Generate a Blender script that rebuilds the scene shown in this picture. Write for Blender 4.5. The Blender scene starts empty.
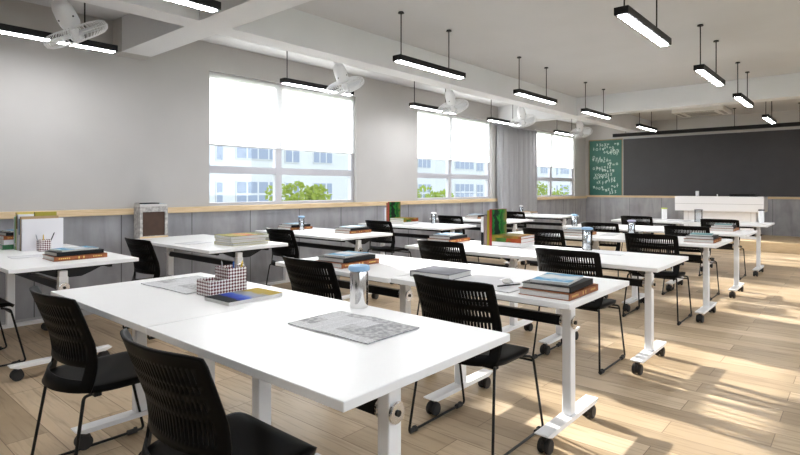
import bpy, bmesh, math, random
from mathutils import Vector, Matrix, Euler
random.seed(7)
sc = bpy.context.scene
COL = sc.collection
PI = math.pi

# ------------------------------------------------------------------ materials
def new_mat(name):
    m = bpy.data.materials.new(name); m.use_nodes = True
    nt = m.node_tree
    b = nt.nodes.get('Principled BSDF')
    return m, nt, b
def plain(name, col, rough=.5, metal=0.0, noise=0.0, scale=20.0, bump=0.0, spec=None, coat=0.0):
    m, nt, b = new_mat(name)
    b.inputs['Base Color'].default_value = (*col, 1)
    b.inputs['Roughness'].default_value = rough
    b.inputs['Metallic'].default_value = metal
    if spec is not None: b.inputs['Specular IOR Level'].default_value = spec
    if coat: b.inputs['Coat Weight'].default_value = coat
    if noise or bump:
        tc = nt.nodes.new('ShaderNodeTexCoord'); n = nt.nodes.new('ShaderNodeTexNoise')
        n.inputs['Scale'].default_value = scale; n.inputs['Detail'].default_value = 5
        nt.links.new(tc.outputs['Object'], n.inputs['Vector'])
        if noise:
            r = nt.nodes.new('ShaderNodeValToRGB')
            r.color_ramp.elements[0].position = .3; r.color_ramp.elements[1].position = .7
            r.color_ramp.elements[0].color = (*[c*(1-noise) for c in col], 1)
            r.color_ramp.elements[1].color = (*[min(1, c*(1+noise)) for c in col], 1)
            nt.links.new(n.outputs['Fac'], r.inputs['Fac']); nt.links.new(r.outputs['Color'], b.inputs['Base Color'])
        if bump:
            bp = nt.nodes.new('ShaderNodeBump'); bp.inputs['Strength'].default_value = bump; bp.inputs['Distance'].default_value = .01
            nt.links.new(n.outputs['Fac'], bp.inputs['Height']); nt.links.new(bp.outputs['Normal'], b.inputs['Normal'])
    return m
def ramp(nt, stops, interp='LINEAR'):
    r = nt.nodes.new('ShaderNodeValToRGB'); cr = r.color_ramp; cr.interpolation = interp
    while len(cr.elements) < len(stops): cr.elements.new(.5)
    for e, (p, c) in zip(cr.elements, stops): e.position = p; e.color = (*c, 1)
    return r
def mix_rgb(nt, mode, fac, a, b):
    n = nt.nodes.new('ShaderNodeMix'); n.data_type = 'RGBA'; n.blend_type = mode
    if isinstance(fac, float): n.inputs[0].default_value = fac
    else: nt.links.new(fac, n.inputs[0])
    for s, v in ((n.inputs[6], a), (n.inputs[7], b)):
        if isinstance(v, tuple): s.default_value = (*v, 1)
        else: nt.links.new(v, s)
    return n.outputs[2]

def wood_floor():
    m, nt, b = new_mat('oak_planks')
    tc = nt.nodes.new('ShaderNodeTexCoord')
    mp = nt.nodes.new('ShaderNodeMapping'); mp.inputs['Location'].default_value = (.35, .018+.0, 0)
    nt.links.new(tc.outputs['Object'], mp.inputs['Vector'])
    br = nt.nodes.new('ShaderNodeTexBrick')
    br.offset = .37; br.offset_frequency = 2; br.squash = 1
    br.inputs['Color1'].default_value = (0, 0, 0, 1); br.inputs['Color2'].default_value = (1, 1, 1, 1)
    br.inputs['Mortar'].default_value = (.5, .5, .5, 1)
    br.inputs['Scale'].default_value = 1; br.inputs['Mortar Size'].default_value = .0022
    br.inputs['Mortar Smooth'].default_value = .3; br.inputs['Bias'].default_value = 0
    br.inputs['Brick Width'].default_value = 1.22; br.inputs['Row Height'].default_value = .19
    nt.links.new(mp.outputs['Vector'], br.inputs['Vector'])
    base = ramp(nt, [(0, (.36, .268, .17)), (.35, (.455, .345, .222)), (.7, (.535, .41, .272)), (1, (.62, .49, .34))])
    nt.links.new(br.outputs['Color'], base.inputs['Fac'])
    mp2 = nt.nodes.new('ShaderNodeMapping'); mp2.inputs['Scale'].default_value = (1.6, 22, 1)
    nt.links.new(tc.outputs['Object'], mp2.inputs['Vector'])
    sep = mix_rgb(nt, 'ADD', 1.0, mp2.outputs['Vector'], br.outputs['Color'])
    n = nt.nodes.new('ShaderNodeTexNoise'); n.inputs['Scale'].default_value = 1.7; n.inputs['Detail'].default_value = 7; n.inputs['Distortion'].default_value = .6
    nt.links.new(sep, n.inputs['Vector'])
    gr = ramp(nt, [(.28, (.62, .58, .54)), (.5, (1, 1, 1)), (.75, (1.0, .98, .95))])
    nt.links.new(n.outputs['Fac'], gr.inputs['Fac'])
    c1 = mix_rgb(nt, 'MULTIPLY', .9, base.outputs['Color'], gr.outputs['Color'])
    n2 = nt.nodes.new('ShaderNodeTexNoise'); n2.inputs['Scale'].default_value = 2.2; n2.inputs['Detail'].default_value = 3
    nt.links.new(tc.outputs['Object'], n2.inputs['Vector'])
    g2 = ramp(nt, [(.35, (.86, .83, .8)), (.62, (1, 1, 1))]); nt.links.new(n2.outputs['Fac'], g2.inputs['Fac'])
    c2 = mix_rgb(nt, 'MULTIPLY', .8, c1, g2.outputs['Color'])
    c3 = mix_rgb(nt, 'MIX', br.outputs['Fac'], c2, (.17, .11, .065))
    nt.links.new(c3, b.inputs['Base Color'])
    b.inputs['Roughness'].default_value = .42; b.inputs['Specular IOR Level'].default_value = .35
    bp = nt.nodes.new('ShaderNodeBump'); bp.inputs['Strength'].default_value = .25; bp.inputs['Distance'].default_value = .003; bp.invert = True
    nt.links.new(br.outputs['Fac'], bp.inputs['Height']); nt.links.new(bp.outputs['Normal'], b.inputs['Normal'])
    return m
def wainscot(name, axis):
    m, nt, b = new_mat(name)
    tc = nt.nodes.new('ShaderNodeTexCoord'); mp = nt.nodes.new('ShaderNodeMapping')
    sc_ = (1, 3.2, .7) if axis == 'Y' else (3.2, 1, .7)
    mp.inputs['Scale'].default_value = sc_; nt.links.new(tc.outputs['Object'], mp.inputs['Vector'])
    n = nt.nodes.new('ShaderNodeTexNoise'); n.inputs['Scale'].default_value = 1.6; n.inputs['Detail'].default_value = 8; n.inputs['Distortion'].default_value = .8
    nt.links.new(mp.outputs['Vector'], n.inputs['Vector'])
    r = ramp(nt, [(.25, (.245, .245, .26)), (.5, (.325, .325, .345)), (.78, (.40, .40, .425))]); nt.links.new(n.outputs['Fac'], r.inputs['Fac'])
    n2 = nt.nodes.new('ShaderNodeTexNoise'); n2.inputs['Scale'].default_value = 5; n2.inputs['Detail'].default_value = 6
    nt.links.new(tc.outputs['Object'], n2.inputs['Vector'])
    r2 = ramp(nt, [(.3, (.84, .83, .83)), (.55, (1, 1, 1))]); nt.links.new(n2.outputs['Fac'], r2.inputs['Fac'])
    nt.links.new(mix_rgb(nt, 'MULTIPLY', .8, r.outputs['Color'], r2.outputs['Color']), b.inputs['Base Color'])
    b.inputs['Roughness'].default_value = .6
    return m
def lightwood():
    m, nt, b = new_mat('pale_oak')
    tc = nt.nodes.new('ShaderNodeTexCoord'); mp = nt.nodes.new('ShaderNodeMapping'); mp.inputs['Scale'].default_value = (3, 3, 40)
    nt.links.new(tc.outputs['Object'], mp.inputs['Vector'])
    n = nt.nodes.new('ShaderNodeTexNoise'); n.inputs['Scale'].default_value = 2; n.inputs['Detail'].default_value = 5
    nt.links.new(mp.outputs['Vector'], n.inputs['Vector'])
    r = ramp(nt, [(.3, (.60, .44, .25)), (.7, (.74, .57, .36))]); nt.links.new(n.outputs['Fac'], r.inputs['Fac'])
    nt.links.new(r.outputs['Color'], b.inputs['Base Color']); b.inputs['Roughness'].default_value = .5
    return m
def emis(name, col, s):
    m, nt, b = new_mat(name)
    b.inputs['Base Color'].default_value = (*col, 1); b.inputs['Emission Color'].default_value = (*col, 1); b.inputs['Emission Strength'].default_value = s
    return m
def glass_pane():
    m, nt, b = new_mat('window_glass'); nt.nodes.remove(b)
    o = nt.nodes['Material Output']; t = nt.nodes.new('ShaderNodeBsdfTransparent'); t.inputs['Color'].default_value = (.97, .985, 1, 1)
    g = nt.nodes.new('ShaderNodeBsdfGlossy'); g.inputs['Roughness'].default_value = .02
    mx = nt.nodes.new('ShaderNodeMixShader'); mx.inputs[0].default_value = .04; nt.links.new(t.outputs[0], mx.inputs[1]); nt.links.new(g.outputs[0], mx.inputs[2])
    nt.links.new(mx.outputs[0], o.inputs['Surface']); return m
def clear_plastic(name, col, ior=1.35):
    m, nt, b = new_mat(name); nt.nodes.remove(b)
    o = nt.nodes['Material Output']; t = nt.nodes.new('ShaderNodeBsdfTransparent'); t.inputs['Color'].default_value = (*col, 1)
    g = nt.nodes.new('ShaderNodeBsdfGlossy'); g.inputs['Roughness'].default_value = .05
    f = nt.nodes.new('ShaderNodeFresnel'); f.inputs['IOR'].default_value = ior
    mx = nt.nodes.new('ShaderNodeMixShader'); nt.links.new(f.outputs[0], mx.inputs[0]); nt.links.new(t.outputs[0], mx.inputs[1]); nt.links.new(g.outputs[0], mx.inputs[2])
    nt.links.new(mx.outputs[0], o.inputs['Surface']); return m
def fabric_translucent(name, col, tcol, fac):
    m, nt, b = new_mat(name); nt.nodes.remove(b)
    o = nt.nodes['Material Output']; d = nt.nodes.new('ShaderNodeBsdfDiffuse'); d.inputs['Color'].default_value = (*col, 1)
    t = nt.nodes.new('ShaderNodeBsdfTranslucent'); t.inputs['Color'].default_value = (*tcol, 1)
    tc = nt.nodes.new('ShaderNodeTexCoord'); n = nt.nodes.new('ShaderNodeTexNoise'); n.inputs['Scale'].default_value = 260
    nt.links.new(tc.outputs['Object'], n.inputs['Vector'])
    bp = nt.nodes.new('ShaderNodeBump'); bp.inputs['Strength'].default_value = .1; bp.inputs['Distance'].default_value = .001
    nt.links.new(n.outputs['Fac'], bp.inputs['Height']); nt.links.new(bp.outputs[0], d.inputs['Normal'])
    mx = nt.nodes.new('ShaderNodeMixShader'); mx.inputs[0].default_value = fac
    nt.links.new(d.outputs[0], mx.inputs[1]); nt.links.new(t.outputs[0], mx.inputs[2]); nt.links.new(mx.outputs[0], o.inputs['Surface']); return m
def newsprint():
    m, nt, b = new_mat('newsprint')
    tc = nt.nodes.new('ShaderNodeTexCoord')
    def brick(w, h, mort, loc):
        mp = nt.nodes.new('ShaderNodeMapping'); mp.inputs['Location'].default_value = loc
        nt.links.new(tc.outputs['Object'], mp.inputs['Vector'])
        br = nt.nodes.new('ShaderNodeTexBrick'); br.offset = 0
        br.inputs['Scale'].default_value = 1; br.inputs['Brick Width'].default_value = w; br.inputs['Row Height'].default_value = h
        br.inputs['Mortar Size'].default_value = mort; br.inputs['Mortar Smooth'].default_value = 0
        nt.links.new(mp.outputs[0], br.inputs['Vector']); return br
    col = brick(.068, .5, .004, (.01, .02, 0)); lin = brick(1, .011, .0034, (0, 0, 0))
    n = nt.nodes.new('ShaderNodeTexNoise'); n.inputs['Scale'].default_value = 150
    nt.links.new(tc.outputs['Object'], n.inputs['Vector'])
    tx = ramp(nt, [(.35, (.30, .30, .31)), (.62, (.56, .56, .57))]); nt.links.new(n.outputs['Fac'], tx.inputs['Fac'])
    big = nt.nodes.new('ShaderNodeTexBrick'); big.offset = .5; big.inputs['Scale'].default_value = 1; big.inputs['Brick Width'].default_value = .136; big.inputs['Row Height'].default_value = .088
    big.inputs['Mortar Size'].default_value = 0; big.inputs['Color1'].default_value = (0, 0, 0, 1); big.inputs['Color2'].default_value = (1, 1, 1, 1)
    nt.links.new(tc.outputs['Object'], big.inputs['Vector'])
    ph = ramp(nt, [(0, (0, 0, 0)), (.22, (1, 1, 1)), (.9, (1, 1, 1))], 'CONSTANT'); nt.links.new(big.outputs['Color'], ph.inputs['Fac'])
    white = (.62, .625, .64)
    a = mix_rgb(nt, 'MIX', lin.outputs['Fac'], tx.outputs['Color'], white)
    a = mix_rgb(nt, 'MIX', col.outputs['Fac'], a, white)
    n4 = nt.nodes.new('ShaderNodeTexNoise'); n4.inputs['Scale'].default_value = 60
    nt.links.new(tc.outputs['Object'], n4.inputs['Vector'])
    pic = ramp(nt, [(.4, (.30, .30, .31)), (.65, (.52, .52, .53))]); nt.links.new(n4.outputs['Fac'], pic.inputs['Fac'])
    a = mix_rgb(nt, 'MIX', ph.outputs['Color'], pic.outputs['Color'], a)
    nt.links.new(a, b.inputs['Base Color']); b.inputs['Roughness'].default_value = .9
    return m
def cover_art(name, stops, axis='Y', lo=-.15, hi=.15, nscale=9, namp=.35, interp='LINEAR', rough=.3):
    """printed cover: bands of colour along one axis of the sheet, broken up by noise"""
    m, nt, b = new_mat(name)
    tc = nt.nodes.new('ShaderNodeTexCoord'); s = nt.nodes.new('ShaderNodeSeparateXYZ'); nt.links.new(tc.outputs['Object'], s.inputs[0])
    mr = nt.nodes.new('ShaderNodeMapRange'); mr.inputs[1].default_value = lo; mr.inputs[2].default_value = hi
    nt.links.new(s.outputs[axis], mr.inputs[0])
    n = nt.nodes.new('ShaderNodeTexNoise'); n.inputs['Scale'].default_value = nscale; n.inputs['Detail'].default_value = 4; n.inputs['Distortion'].default_value = 1.0
    nt.links.new(tc.outputs['Object'], n.inputs['Vector'])
    m1 = nt.nodes.new('ShaderNodeMath'); m1.operation = 'MULTIPLY_ADD'; m1.inputs[1].default_value = namp; m1.inputs[2].default_value = -namp/2
    nt.links.new(n.outputs['Fac'], m1.inputs[0])
    ad = nt.nodes.new('ShaderNodeMath'); ad.operation = 'ADD'; nt.links.new(mr.outputs[0], ad.inputs[0]); nt.links.new(m1.outputs[0], ad.inputs[1])
    r = ramp(nt, stops, interp); nt.links.new(ad.outputs[0], r.inputs['Fac'])
    nt.links.new(r.outputs['Color'], b.inputs['Base Color']); b.inputs['Roughness'].default_value = .6; b.inputs['Specular IOR Level'].default_value = .12
    return m
def checker_dots():
    m, nt, b = new_mat('checked_card')
    tc = nt.nodes.new('ShaderNodeTexCoord'); cb = nt.nodes.new('ShaderNodeCombineXYZ'); cb.inputs[2].default_value = .003
    for k, v in enumerate(((1, 1, 1), (1, 1, -1))):
        d = nt.nodes.new('ShaderNodeVectorMath'); d.operation = 'DOT_PRODUCT'; d.inputs[1].default_value = v
        nt.links.new(tc.outputs['Object'], d.inputs[0]); nt.links.new(d.outputs['Value'], cb.inputs[k])
    ck = nt.nodes.new('ShaderNodeTexChecker'); ck.inputs['Scale'].default_value = 62
    ck.inputs['Color1'].default_value = (.80, .77, .76, 1); ck.inputs['Color2'].default_value = (.13, .025, .035, 1)
    nt.links.new(cb.outputs[0], ck.inputs['Vector']); nt.links.new(ck.outputs['Color'], b.inputs['Base Color']); b.inputs['Roughness'].default_value = .6
    return m
def chalk_surface(name, c):
    m, nt, b = new_mat(name)
    tc = nt.nodes.new('ShaderNodeTexCoord'); n = nt.nodes.new('ShaderNodeTexNoise'); n.inputs['Scale'].default_value = 3.5; n.inputs['Detail'].default_value = 6; n.inputs['Distortion'].default_value = .5
    nt.links.new(tc.outputs['Object'], n.inputs['Vector'])
    r = ramp(nt, [(.3, c), (.75, tuple(v*1.12+.002 for v in c))]); nt.links.new(n.outputs['Fac'], r.inputs['Fac'])
    nt.links.new(r.outputs['Color'], b.inputs['Base Color']); b.inputs['Roughness'].default_value = .55
    return m

M = {}
M['floor'] = wood_floor()
M['wall'] = plain('painted_wall', (.475, .46, .447), .8, noise=.03, scale=2, bump=.05)
M['ceil'] = plain('painted_ceiling', (.56, .56, .57), .85, noise=.02, scale=2)
M['beam'] = plain('painted_beam', (.70, .705, .72), .8, noise=.02, scale=2)
M['wain_y'] = wainscot('grey_panel_side', 'Y'); M['wain_x'] = wainscot('grey_panel_front', 'X')
M['oak'] = lightwood()
M['joint'] = plain('dark_joint', (.10, .10, .105), .8)
M['skirt'] = plain('grey_skirting', (.42, .42, .43), .6)
M['frame_white'] = plain('window_frame_white', (.47, .47, .51), .45)
M['glass'] = glass_pane()
M['blind'] = fabric_translucent('blind_fabric', (.9, .9, .9), (.98, .98, .98), .8)
M['blind_bar'] = plain('blind_bar_grey', (.45, .45, .46), .5)
M['curtain'] = fabric_translucent('curtain_fabric', (.46, .46, .475), (.35, .35, .36), .15)
M['table'] = plain('white_laminate', (.87, .87, .875), .32, noise=.008, scale=8, spec=.4)
M['leg_white'] = plain('white_powder_coat', (.88, .88, .89), .4)
M['black'] = plain('black_plastic', (.0035, .0033, .0033), .45, spec=.1)
M['black_metal'] = plain('black_metal', (.007, .007, .007), .4, spec=.3)
M['rubber'] = plain('black_rubber', (.018, .017, .017), .6)
M['chrome'] = plain('chrome', (.82, .82, .84), .18, 1.0)
M['steel'] = plain('polished_steel', (.78, .77, .76), .14, 1.0)
M['lamp_black'] = plain('lamp_black', (.009, .0085, .009), .5, spec=.25)
M['lamp'] = emis('lamp_diffuser', (.97, .98, 1), 43)
M['fan_white'] = plain('fan_white', (.82, .82, .83), .4)
M['fan_blade'] = plain('fan_blade_white', (.75, .76, .78), .35)
M['page'] = plain('book_pages', (.60, .59, .57), .8, noise=.05, scale=120)
M['paper'] = plain('white_paper', (.66, .66, .68), .8, noise=.01, scale=15)
M['news'] = newsprint()
M['orange'] = plain('orange_brown_cover', (.30, .085, .018), .45, noise=.15, scale=30)
M['gold'] = plain('gold_foil', (.75, .50, .15), .35, .6)
M['blackbook'] = plain('black_cover', (.009, .009, .010), .55, spec=.2)
M['greybook'] = plain('slate_grey_cover', (.085, .085, .11), .6, noise=.05, scale=40)
M['green'] = plain('green_cover', (.03, .16, .06), .45, noise=.2, scale=25)
M['blue'] = plain('blue_cover', (.02, .16, .33), .4)
M['mint'] = plain('mint_cover', (.10, .48, .28), .45)
M['teal'] = cover_art('teal_cover', [(0, (.30, .40, .40)), (.3, (.06, .20, .22)), (.6, (.10, .26, .27)), (1, (.32, .42, .42))], 'Y', nscale=14, namp=.5)
M['yellow'] = plain('yellow_cover', (.62, .50, .12), .45)
M['olive'] = plain('olive_yellow_cover', (.34, .30, .02), .45)
M['tan'] = plain('tan_cover', (.42, .28, .14), .5)
M['white_cover'] = plain('white_cover', (.80, .79, .82), .4)
M['red'] = plain('red_cover', (.38, .03, .025), .4)
M['mauve'] = plain('mauve_grey_cover', (.24, .17, .16), .5)
M['bluemag'] = cover_art('blue_white_magazine', [(0, (.50, .54, .58)), (.25, (.03, .26, .48)), (.38, (.45, .52, .58)), (.55, (.62, .63, .64)), (.72, (.50, .52, .53)), (.82, (.05, .28, .48)), (1, (.40, .48, .54))], 'Y', nscale=12, namp=.6)
M['yellowmag'] = cover_art('black_blue_yellow_magazine', [(0, (.008, .012, .012)), (.2, (.01, .015, .02)), (.27, (.01, .04, .38)), (.42, (.06, .13, .50)), (.50, (.26, .27, .30)), (.66, (.26, .26, .25)), (.74, (.34, .23, .002)), (1, (.38, .26, .002))], 'Y', nscale=16, namp=.28)
M['orangeart'] = cover_art('yellow_orange_cover', [(0, (.26, .23, .02)), (.35, (.38, .24, .012)), (.5, (.42, .07, .003)), (.68, (.40, .22, .012)), (1, (.13, .15, .02))], 'Y', nscale=9, namp=.5)
M['greenart'] = cover_art('dark_green_plant_cover', [(0, (.20, .16, .05)), (.22, (.02, .14, .02)), (.38, (.012, .06, .015)), (.5, (.02, .22, .025)), (.62, (.006, .02, .01)), (.8, (.006, .015, .008)), (.92, (.02, .16, .03)), (1, (.01, .05, .015))], 'Y', .27, 0, 9, .9)
M['forestart'] = cover_art('brown_green_cover', [(0, (.30, .20, .03)), (.25, (.03, .09, .02)), (.5, (.06, .16, .03)), (.62, (.28, .05, .015)), (1, (.36, .08, .03))], 'Y', nscale=14, namp=.7)
M['oliveart'] = cover_art('olive_brown_cover', [(0, (.08, .16, .02)), (.3, (.28, .20, .03)), (.55, (.12, .10, .02)), (.8, (.30, .16, .03)), (1, (.22, .06, .02))], 'Y', nscale=18, namp=.7)
M['lid_blue'] = plain('pale_blue_lid', (.27, .45, .68), .45)
M['lid_lilac'] = plain('lilac_grey_lid', (.42, .42, .56), .45)
M['lid_dark'] = plain('dark_lid', (.06, .06, .07), .45)
M['lid_lime'] = plain('lime_lid', (.50, .60, .08), .45)
M['clear'] = clear_plastic('clear_glass', (.93, .95, .97))
M['checked'] = checker_dots()
M['boxwood'] = plain('whitewashed_grey_wood', (.42, .40, .385), .75, noise=.4, scale=28, bump=.2)
M['boxdark'] = plain('dark_brown_panel', (.06, .026, .013), .6, noise=.15, scale=20)
M['board_grey'] = chalk_surface('charcoal_board', (.034, .0325, .036))
M['board_green'] = chalk_surface('green_chalkboard', (.016, .105, .078))
M['chalk'] = plain('white_chalk', (.62, .72, .68), .95)
M['desk_white'] = plain('white_desk_paint', (.86, .86, .88), .4)
M['groove'] = plain('groove_grey', (.45, .45, .46), .6)
M['facade'] = plain('white_render', (.35, .36, .385), .8, noise=.03, scale=.5)
M['facade_win'] = plain('facade_glass', (.14, .17, .24), .5)
M['facade_roof'] = plain('slate_roof', (.38, .40, .48), .7)
M['leaf'] = fabric_translucent('spring_leaves', (.19, .24, .06), (.21, .26, .045), .5)
M['leaf2'] = fabric_translucent('fresh_leaves', (.19, .26, .06), (.23, .28, .05), .5)
M['bark'] = plain('bark', (.16, .12, .09), .9, noise=.3, scale=20)
M['grass'] = plain('outside_ground', (.30, .34, .22), .9, noise=.2, scale=.6)
M['penblue'] = plain('blue_pen', (.03, .12, .40), .4); M['penyellow'] = plain('yellow_pencil', (.75, .50, .05), .4); M['penblack'] = plain('black_pen', (.02, .02, .02), .4); M['pengrey'] = plain('grey_pen', (.35, .37, .4), .4)
M['boardframe'] = plain('brown_board_frame', (.26, .17, .08), .5); M['ac'] = plain('ac_white', (.80, .79, .77), .5); M['ac_dark'] = plain('ac_slot_grey', (.36, .35, .34), .6)

# ------------------------------------------------------------------ mesh helpers
def bx(bm, x0, x1, y0, y1, z0, z1, bev=0.0, seg=2):
    t = bmesh.new(); bmesh.ops.create_cube(t, size=1)
    for v in t.verts: v.co = Vector(((x0+x1)/2+v.co.x*(x1-x0), (y0+y1)/2+v.co.y*(y1-y0), (z0+z1)/2+v.co.z*(z1-z0)))
    if bev: bmesh.ops.bevel(t, geom=t.edges[:], offset=bev, segments=seg, profile=.5, affect='EDGES')
    me = bpy.data.meshes.new('tmp'); t.to_mesh(me); t.free(); bm.from_mesh(me); bpy.data.meshes.remove(me); return bm
def cyl(bm, c, axis, r, h, n=20, r2=None, bev=0.0):
    t = bmesh.new(); bmesh.ops.create_cone(t, cap_ends=True, segments=n, radius1=r, radius2=r if r2 is None else r2, depth=h)
    if bev: bmesh.ops.bevel(t, geom=[e for e in t.edges if len(e.link_faces) == 2 and abs(e.calc_face_angle(0)) > 1.0], offset=bev, segments=2, affect='EDGES')
    q = Vector((0, 0, 1)).rotation_difference(Vector(axis).normalized())
    for v in t.verts: v.co = q @ v.co + Vector(c)
    me = bpy.data.meshes.new('tmp'); t.to_mesh(me); t.free(); bm.from_mesh(me); bpy.data.meshes.remove(me); return bm
def round_path(pts, rad, n=5):
    pts = [Vector(p) for p in pts]; out = [pts[0]]
    for i in range(1, len(pts)-1):
        a = (pts[i-1]-pts[i]); b = (pts[i+1]-pts[i]); r = min(rad, a.length*.45, b.length*.45)
        p0 = pts[i]+a.normalized()*r; p1 = pts[i]+b.normalized()*r
        for k in range(n+1):
            t = k/n; out.append((1-t)**2*p0+2*t*(1-t)*pts[i]+t*t*p1)
    out.append(pts[-1]); return out
def tube(bm, pts, r, n=8, closed=False):
    pts = [Vector(p) for p in pts]; m = len(pts); rings = []; prev = None
    for i, p in enumerate(pts):
        if closed: d = pts[(i+1) % m]-pts[(i-1) % m]
        else: d = pts[min(i+1, m-1)]-pts[max(i-1, 0)]
        d.normalize()
        if prev is None:
            up = Vector((0, 0, 1)) if abs(d.z) < .9 else Vector((1, 0, 0)); u = d.cross(up).normalized()
        else: u = (prev-d*prev.dot(d)).normalized()
        prev = u; w = d.cross(u)
        rings.append([bm.verts.new(p+(u*math.cos(2*PI*k/n)+w*math.sin(2*PI*k/n))*r) for k in range(n)])
    for i in range(m if closed else m-1):
        A = rings[i]; B = rings[(i+1) % m]
        for k in range(n): bm.faces.new((A[k], A[(k+1) % n], B[(k+1) % n], B[k]))
    if not closed:
        bm.faces.new(rings[0][::-1]); bm.faces.new(rings[-1])
    return bm
def lathe(bm, prof, c=(0, 0, 0), n=24, axis=None):
    c = Vector(c); q = Vector((0, 0, 1)).rotation_difference(Vector(axis).normalized()) if axis else None
    rings = []
    for r, z in prof:
        ring = []
        for k in range(n):
            v = Vector((r*math.cos(2*PI*k/n), r*math.sin(2*PI*k/n), z))
            ring.append(bm.verts.new((q @ v if q else v)+c))
        rings.append(ring)
    for a, b in zip(rings, rings[1:]):
        for k in range(n): bm.faces.new((a[k], a[(k+1) % n], b[(k+1) % n], b[k]))
    bm.faces.new(rings[0][::-1]); bm.faces.new(rings[-1]); return bm
def prism(bm, poly, axis, a, b):
    """extrude a 2-D outline along axis ('X': poly is (y,z); 'Y': (x,z); 'Z': (x,y))"""
    def mk(p, t): return {'X': (t, p[0], p[1]), 'Y': (p[0], t, p[1]), 'Z': (p[0], p[1], t)}[axis]
    A = [bm.verts.new(mk(p, a)) for p in poly]; B = [bm.verts.new(mk(p, b)) for p in poly]; n = len(poly)
    for k in range(n): bm.faces.new((A[k], A[(k+1) % n], B[(k+1) % n], B[k]))
    bm.faces.new(A[::-1]); bm.faces.new(B); bmesh.ops.recalc_face_normals(bm, faces=bm.faces[:]); return bm
def new(): return bmesh.new()
def obj(name, bm, mat, parent=None, smooth=False, loc=None):
    bmesh.ops.recalc_face_normals(bm, faces=bm.faces[:])
    me = bpy.data.meshes.new(name); bm.to_mesh(me); bm.free()
    mats = mat if isinstance(mat, list) else [mat]
    for m in mats: me.materials.append(m)
    o = bpy.data.objects.new(name, me); COL.objects.link(o)
    if parent: o.parent = parent
    if loc: o.location = loc
    if smooth:
        for p in me.polygons: p.use_smooth = True
        md = None
        try:
            me.set_sharp_from_angle(angle=math.radians(40))
        except Exception: pass
    return o
def thing(name, label, cat, loc=(0, 0, 0), rz=0.0, group=None):
    o = bpy.data.objects.new(name, None); COL.objects.link(o); o.empty_display_size = .05
    o.location = loc; o.rotation_euler = (0, 0, rz); tag(o, label, cat, group); return o
def tag(o, label, cat, group=None):
    o['label'] = label; o['category'] = cat
    if group: o['group'] = group
    return o
def struct(name, bm, mat, parent=None):
    o = obj(name, bm, mat, parent)
    if parent is None: o['kind'] = 'structure'
    return o
def dup(root, loc, rz, label, group=None):
    r = root.copy(); COL.objects.link(r); r.location = loc; r.rotation_euler = (0, 0, rz); r['label'] = label
    if group: r['group'] = group
    for ch in list(root.children):
        c = ch.copy(); COL.objects.link(c); c.parent = r
        for g in list(ch.children):
            d = g.copy(); COL.objects.link(d); d.parent = c
    return r

# ------------------------------------------------------------------ the room
XW, XR, YB, YF = -5.95, 2.7, -3.2, 14.9
ZC, ZB = 3.03, 2.68
TH = .15
struct('floor', bx(new(), XW-TH, XR+TH, YB-TH, YF+TH, -.2, 0), M['floor'])
struct('ceiling', bx(new(), XW-TH, XR+TH, YB-TH, YF+TH, ZC, ZC+.2), M['ceil'])
WIN = [(3.385, 5.85), (7.36, 9.84), (11.80, 14.16)]
WZ0, WZ1 = 1.065, 2.695
bm = new(); edges = [YB-TH]
for a, b in WIN: edges += [a, b]
edges.append(YF+TH)
for i in range(0, len(edges), 2): bx(bm, XW-TH, XW, edges[i], edges[i+1], 0, ZC)
for a, b in WIN: bx(bm, XW-TH, XW, a, b, 0, WZ0); bx(bm, XW-TH, XW, a, b, WZ1, ZC)
struct('wall_left', bm, M['wall'])
struct('wall_front', bx(new(), XW, XR, YF, YF+TH, 0, ZC), M['wall'])
# right-hand wall with unseen windows added to let sky light in, and the back wall: both behind the viewpoint
bm = new(); RW = [(-1.6, 1.6), (2.6, 5.8), (6.8, 10.0)]; e2 = [YB-TH]
for a, b in RW: e2 += [a, b]
e2.append(YF+TH)
for i in range(0, len(e2), 2): bx(bm, XR, XR+TH, e2[i], e2[i+1], 0, ZC)
for a, b in RW: bx(bm, XR, XR+TH, a, b, 0, 1.0); bx(bm, XR, XR+TH, a, b, 2.6, ZC)
struct('wall_right', bm, M['wall'])
struct('wall_back', bx(new(), XW, XR, YB-TH, YB, 0, ZC), M['wall'])
# wainscot panels with dark joints, oak rail, skirting
bm = new(); bx(bm, XW, XW+.016, YB, YF, .06, 1.0); struct('trim_1', bm, M['wain_y'])
bm = new(); bx(bm, XW, XR, YF-.016, YF, .2, 1.03); struct('trim_2', bm, M['wain_x'])
bm = new()
y = -3.14+.0
k = 0
while y < YF:
    bx(bm, XW+.0165, XW+.0185, y-.004, y+.004, .06, 1.0); y += .787
struct('trim_3', bm, M['joint'])
bm = new(); x = -5.53
while x < XR:
    bx(bm, x-.004, x+.004, YF-.0185, YF-.0165, .2, 1.03); x += .79
struct('trim_4', bm, M['joint'])
bm = new(); bx(bm, XW, XW+.05, YB, YF, 1.0, 1.065, .004)
for a, b in WIN: bx(bm, XW-.05, XW+.045, a+.002, b-.002, 1.045, 1.066)
struct('trim_5', bm, M['oak'])
struct('trim_6', bx(new(), XW+.02, XR, YF-.045, YF, 1.035, 1.085, .004), M['oak'])
struct('baseboard_left', bx(new(), XW, XW+.022, YB, 13.0, 0, .06), M['skirt'])
# beams
struct('trim_7', bx(new(), -4.45, -4.20, YB, YF, ZB, ZC), M['beam'])
bm = new(); bx(bm, XW+.2, -4.45, 2.30, 2.60, ZB, ZC); bx(bm, -4.20, XR, 2.30, 2.60, ZB, ZC); struct('trim_8', bm, M['beam'])
bm = new(); bx(bm, XW, -4.45, 10.1, 10.42, ZB, ZC); bx(bm, -4.20, XR, 10.1, 10.42, ZB, ZC); struct('trim_9', bm, M['beam'])
struct('trim_10', bx(new(), XW, XW+.2, 2.29, 2.605, ZB-.003, ZC), M['wall'])
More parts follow.
